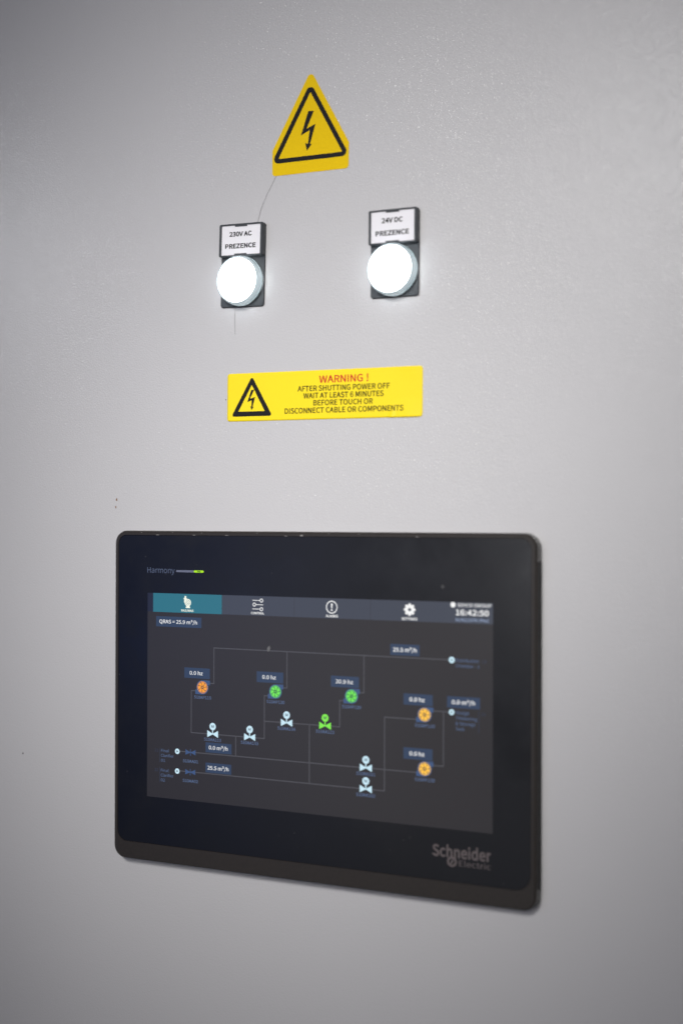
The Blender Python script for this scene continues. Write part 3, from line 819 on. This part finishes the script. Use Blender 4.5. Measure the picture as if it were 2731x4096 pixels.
class S(Flat):
    """same as Flat but in display coordinates"""
    def poly(self, pts, mat, y): Flat.poly(self, [(SX + a, SZ + b_) for a, b_ in pts], mat, y)
    def text(self, s, u, v, w, cap, mat, y, bold=0.0, align='C'): Flat.text(self, s, SX + u, SZ + v, w, cap, mat, y, bold, align)


F = S(); F.rect(0.0, -11.5, 4.1, 0, c_edge, L1); F.build('left_strip', scr)
# menu tabs
F = S()
F.rect(4.1, -11.6, 53.8, 0, c_teal, L1)
F.disc(29.6, -5.3, 2.25, c_cream, L3)
F.ring(29.6, -5.3, 1.45, 1.62, c_teal, L4)
for k in range(7):
    a = k * 2 * PI / 7
    F.line([(29.6 + .45 * math.cos(a), -5.3 + .45 * math.sin(a)), (29.6 + 1.3 * math.cos(a + .5), -5.3 + 1.3 * math.sin(a + .5))], 0.22, c_teal, L4)
F.rect(26.9, -5.3, 28.4, -2.4, c_cream, L3 + .01)
F.rect(26.5, -3.0, 29.0, -2.6, c_cream, L3 + .02)
F.rect(27.2, -2.4, 28.4, -1.3, c_cream, L3 + .02)
F.poly([(28.6, -7.3), (30.8, -7.3), (31.3, -8.6), (27.9, -8.6)], c_cream, L3 + .01)
F.text('RAS/WAS', 29.3, -10.8, 8.8, 1.25, c_cream, L3, bold=0.016)
F.build('menu_tab', scr, 'teal selected tab with a pump icon')
F = S()
F.rect(53.95, -11.6, 103.5, 0, c_tab, L1)
for v, side in ((-2.6, 1), (-5.1, -1), (-7.7, 1)):
    cx = 81.4 if side > 0 else 76.5
    F.ring(cx, v, 0.72, 1.15, c_white, L3, 24)
    if side > 0: F.rect(75.2, v - .17, cx - 1.0, v + .17, c_white, L3)
    else: F.rect(cx + 1.0, v - .17, 82.6, v + .17, c_white, L3)
F.text('CONTROL', 78.8, -10.8, 9.0, 1.25, c_white, L3, bold=0.016)
F.build('menu_tab', scr, 'grey tab with a slider icon')
F = S()
F.rect(103.65, -11.6, 153.0, 0, c_tab, L1)
F.ring(128.3, -5.1, 3.15, 3.7, c_white, L3, 40)
F.poly([(127.75, -3.2), (128.0, -3.0), (128.6, -3.0), (128.85, -3.2), (128.65, -5.7), (127.95, -5.7)], c_white, L3)
F.disc(128.3, -6.7, 0.55, c_white, L3, 16)
F.text('ALARMS', 128.4, -10.9, 7.9, 1.35, c_white, L3, bold=0.016)
F.build('menu_tab', scr, 'grey tab with an alarm icon')
F = S()
F.rect(153.15, -11.6, 202.3, 0, c_tab, L1)
F.ring(177.6, -5.0, 0.95, 2.7, c_white, L3, 32)
for k in range(8):
    a = k * PI / 4
    F.disc(177.6 + 2.75 * math.cos(a), -5.0 + 2.75 * math.sin(a), 0.85, c_white, L3 + .01 + .002 * (k % 2), 14)
F.text('SETTINGS', 177.5, -10.9, 9.6, 1.4, c_white, L3, bold=0.016)
F.build('menu_tab', scr, 'grey tab with a gear icon')
F = S()
F.rect(202.3, -11.6, 227.4, 0, c_tab, L1)
F.disc(203.9, -1.5, 1.5, c_white, L3, 24)
F.text('EDICO GROUP', 207.0, -2.4, 19.6, 1.75, c_white, L3, bold=0.006, align='L')
F.text('16:42:50', 205.6, -7.1, 19.4, 2.9, c_white, L3, bold=0.016, align='L')
F.text('01/01/1970 (Thu)', 205.5, -10.5, 19.4, 1.55, lit('display_date', (170, 190, 225), 1.0), L3, bold=0.0, align='L')
F.build('clock', scr)


def value(u0, v0, u1, v1, s, tu, tw, bold=0.0):
    F = S()
    F.rect(u0, v1, u1, v0, c_box, L2)
    F.text(s, tu, (v0 + v1) / 2 - 1.05, tw, 2.15, c_white, L4, bold=0.012 if bold else 0.006)
    F.build('value_box', scr)


value(6.4, -14.2, 39.4, -20.5, 'QRAS = 25.9 m³/h', 22.6, 27.4)
value(27.2, -44.8, 45.5, -51.1, '0.0 hz', 35.8, 9.3)
value(78.3, -44.6, 96.4, -51.0, '0.0 hz', 86.8, 9.2)
value(127.9, -44.6, 146.0, -51.0, '30.9 hz', 136.6, 11.2)
value(165.7, -24.7, 183.7, -31.0, '25.5 m³/h', 174.7, 14.6, 1)
value(174.0, -52.2, 191.8, -58.5, '0.0 hz', 182.3, 9.2, 1)
value(174.0, -82.5, 191.8, -88.9, '0.0 hz', 182.3, 9.2, 1)
value(200.5, -52.2, 220.0, -58.5, '0.0 m³/h', 210.2, 13.6, 1)
value(42.7, -89.3, 61.0, -95.4, '0.0 m³/h', 51.7, 13.3)
value(42.7, -101.6, 60.9, -107.6, '25.5 m³/h', 51.6, 14.8)

# pipe lines of the diagram
F = S()
w = 0.55
for pts in ([(45.0, -53.6), (48.4, -53.6), (48.4, -32.1), (201.6, -32.1)],
            [(95.6, -53.5), (98.8, -53.5), (98.8, -32.1)],
            [(145.4, -53.4), (149.1, -53.4), (149.1, -32.1)],
            [(35.6, -58.7), (32.3, -58.7), (32.3, -84.2), (83.6, -84.2), (83.6, -58.8), (86.4, -58.8)],
            [(83.6, -73.9), (133.7, -73.9), (133.7, -58.7), (136.4, -58.7)],
            [(63.9, -84.2), (63.9, -96.2)],
            [(23.8, -96.2), (182.0, -96.1)], [(23.8, -108.2), (162.2, -108.2), (162.2, -66.4), (182.0, -66.4)],
            [(113.9, -73.9), (113.9, -108.2)],
            [(191.3, -61.0), (201.7, -61.0)], [(198.3, -61.0), (198.3, -91.4), (191.3, -91.4)]):
    F.line(pts, w, c_line, L1 + 0.003)
F.line([(9.6, -95.3), (9.6, -103.9)], 0.28, c_dim, L1)
F.line([(9.6, -107.2), (9.6, -116.2)], 0.28, c_dim, L1)
F.line([(219.3, -59.8), (219.3, -71.4)], 0.28, c_dim, L1)
F.build('pipe_lines', scr)


def pump(u, v, col, tagtext):
    F = S()
    F.disc(u, v, 4.3, c_house, L2, 40)
    F.rect(u, v + 1.5, u + 5.3, v + 4.3, c_house, L2 + .004)
    F.rect(u - 5.1, v - 4.3, u, v - 1.5, c_house, L2 + .004)
    F.ring(u, v, 3.35, 3.62, col, L3, 40)
    F.disc(u, v, 3.1, {c_orange: c_gap_o, c_amber: c_gap_o, c_greenp: c_gap_g}[col], L2 + .008, 40)
    for k in range(7):
        a = k * 2 * PI / 7 + 0.25
        pts = []
        for q in range(5):
            aa = a + 0.72 * q / 4
            pts.append((u + 3.1 * math.cos(aa), v + 3.1 * math.sin(aa)))
        pts += [(u + 2.0 * math.cos(a + .58), v + 2.0 * math.sin(a + .58)),
                (u + 0.95 * math.cos(a + .20), v + 0.95 * math.sin(a + .20)), (u + 0.95 * math.cos(a - .32), v + 0.95 * math.sin(a - .32)),
                (u + 2.0 * math.cos(a - .16), v + 2.0 * math.sin(a - .16))]
        F.poly(pts, col, L3)
    F.disc(u, v, 0.4, col, L3, 12)
    F.text(tagtext, u + 0.1, v - 7.0, 12.1, 1.75, c_tag, L3, bold=0.008)
    F.build('pump_symbol', scr, {c_orange: 'orange pump symbol', c_amber: 'amber pump symbol', c_greenp: 'green pump symbol'}[col])


pump(40.3, -56.3, c_orange, '510AP110')
pump(91.1, -56.0, c_greenp, '510AP130')
pump(141.2, -55.8, c_greenp, '510AP120')
pump(186.9, -63.5, c_amber, '510AP110')
pump(187.0, -93.7, c_amber, '510AP120')


def valve(u, v, col, tagtext):
    F = S()
    F.poly([(u - 3.8, v + 2.15), (u, v + 0.15), (u, v - 0.15), (u - 3.8, v - 2.05)], col, L3)
    F.poly([(u + 3.8, v + 2.15), (u, v + 0.15), (u, v - 0.15), (u + 3.8, v - 2.05)], col, L3)
    F.rect(u - 0.33, v, u + 0.33, v + 3.0, col, L3 + .004)
    F.disc(u, v + 4.55, 2.2, col, L3 + .008, 32)
    F.text('M', u, v + 3.75, 1.75, 1.65, c_tab, L4, bold=0.01)
    F.text(tagtext, u - 0.1, v - 4.3, 12.0, 1.75, c_tag, L3, bold=0.008)
    F.build('valve_symbol', scr, 'bright green motor valve symbol' if col is c_green else None)


valve(47.7, -84.1, c_pale, '510AA113')
valve(73.6, -84.1, c_pale, '510AA133')
valve(98.7, -73.9, c_pale, '510AA134')
valve(124.2, -73.9, c_green, '510AA123')
valve(150.5, -96.1, c_pale, '510AA101')
valve(150.5, -108.2, c_pale, '510AA102')
for u, v, s in ((31.9, -96.4, '510AA01'), (31.8, -108.4, '510AA02')):
    F = S()
    F.poly([(u - 3.6, v + 1.75), (u - .2, v + .15), (u - .2, v - .15), (u - 3.6, v - 1.55)], c_blue, L3)
    F.poly([(u + 3.6, v + 1.75), (u + .2, v + .15), (u + .2, v - .15), (u + 3.6, v - 1.55)], c_blue, L3)
    F.rect(u - 0.24, v - 1.9, u + 0.24, v + 2.0, c_blue, L3 + .004)
    F.text(s, u, v - 6.2, 10.9, 1.75, c_tag, L3, bold=0.008)
    F.build('valve_symbol', scr, 'dark blue hand valve symbol')
for u, v, r in ((22.3, -96.4, 1.65), (22.3, -108.5, 1.65), (203.2, -32.1, 1.75), (203.2, -61.0, 1.6)):
    F = S()
    F.disc(u, v, r, c_pale, L3, 28)
    F.poly([(u - .45, v + .75), (u + .75, v), (u - .45, v - .75)], c_bg, L4)
    F.build('flow_arrow', scr)


def note(u, v, lines, num, nu, cap=1.75):
    F = S()
    for k, (s, w_) in enumerate(lines):
        F.text(s, u, v - 3.0 * k, w_, cap, c_tag, L3, align='L')
    F.text(num, nu, v, 2.6, 1.7, c_dim, L3)
    F.build('destination_note', scr)


note(10.5, -97.6, (('Final', 5.6), ('Clarifier', 9.2), ('01', 2.9)), '21', 7.1)
note(10.4, -109.7, (('Final', 5.6), ('Clarifier', 9.2), ('02', 3.0)), '22', 7.0)
note(205.6, -33.0, (('Distribution', 13.6), ('Chamber - 1', 14.0)), '23', 222.4)
note(205.6, -61.9, (('Sludge', 8.0), ('Thickening', 12.8), ('& Storage', 11.8), ('Tank', 5.2)), '24', 222.0)

# ------------------------------------------------------------------ hair, rust and dirt on the door


def strand(name, pts, r, mat, label, cat):
    c = bpy.data.curves.new(name, 'CURVE')
    c.dimensions = '3D'
    c.bevel_depth = r * MM
    c.bevel_resolution = 1
    sp = c.splines.new('NURBS')
    sp.points.add(len(pts) - 1)
    for p, q in zip(sp.points, pts):
        p.co = (q[0] * MM, -q[2] * MM, q[1] * MM, 1)
    sp.use_endpoint_u = True
    sp.order_u = 3
    o = bpy.data.objects.new(name, c)
    scene.collection.objects.link(o)
    dg = bpy.context.evaluated_depsgraph_get()
    me = bpy.data.meshes.new_from_object(o.evaluated_get(dg))
    bpy.data.objects.remove(o)
    o = bpy.data.objects.new(name, me)
    scene.collection.objects.link(o)
    me.materials.clear(); me.materials.append(mat)
    return tag(o, label, cat)


strand('hair', [(-201.6, 70.4, .1), (-203.6, 66.5, .5), (-206.6, 61.5, .7), (-210.0, 55.0, .7), (-212.6, 48.6, .6), (-214.0, 43.4, .2)], 0.075, hair_mat,
       'long thin dark hair running from the triangular sticker down to the left lamp', 'hair')
strand('hair', [(-228.9, -7.5, .1), (-229.3, -13, .4), (-229.0, -18.5, .4), (-228.9, -23.5, .15)], 0.06, hair_mat,
       'short dark hair hanging straight down below the left lamp', 'hair')


def spot(name, x, z, r, sx, sz, mat, label, cat, seed):
    rd = random.Random(seed)
    base = [(math.cos(a) * rd.uniform(.65, 1.15), math.sin(a) * rd.uniform(.65, 1.15)) for a in [i * 2 * PI / 10 for i in range(10)]]
    o = loft(name, [([(p[0] * r * sx, p[1] * r * sz) for p in base], -0.01), ([(p[0] * r * sx * .9, p[1] * r * sz * .9) for p in base], 0.06),
                    ([(p[0] * r * sx * .4, p[1] * r * sz * .4) for p in base], 0.13)], mat)
    o.location = (x * MM, 0, z * MM)
    return tag(o, label, cat)


spot('rust_spot', -315.0, -124.0, 0.75, 0.8, 1.5, rust, 'upper, paler of the two rust specks above the top left corner of the touch panel', 'rust spot', 3)
spot('rust_spot', -315.6, -128.8, 0.75, 0.8, 1.1, rust, 'lower, darker of the two rust specks above the top left corner of the touch panel', 'rust spot', 4)
spot('dirt_speck', -387.5, -291.3, 0.6, 0.8, 1.3, grime, 'tiny brown dirt speck on bare paint far left of the touch panel', 'speck', 5)
spot('dirt_speck', -234.9, -62.7, 0.35, 1.2, 1.0, ink, 'tiny black speck at the left edge of the rectangular sticker', 'speck', 6)
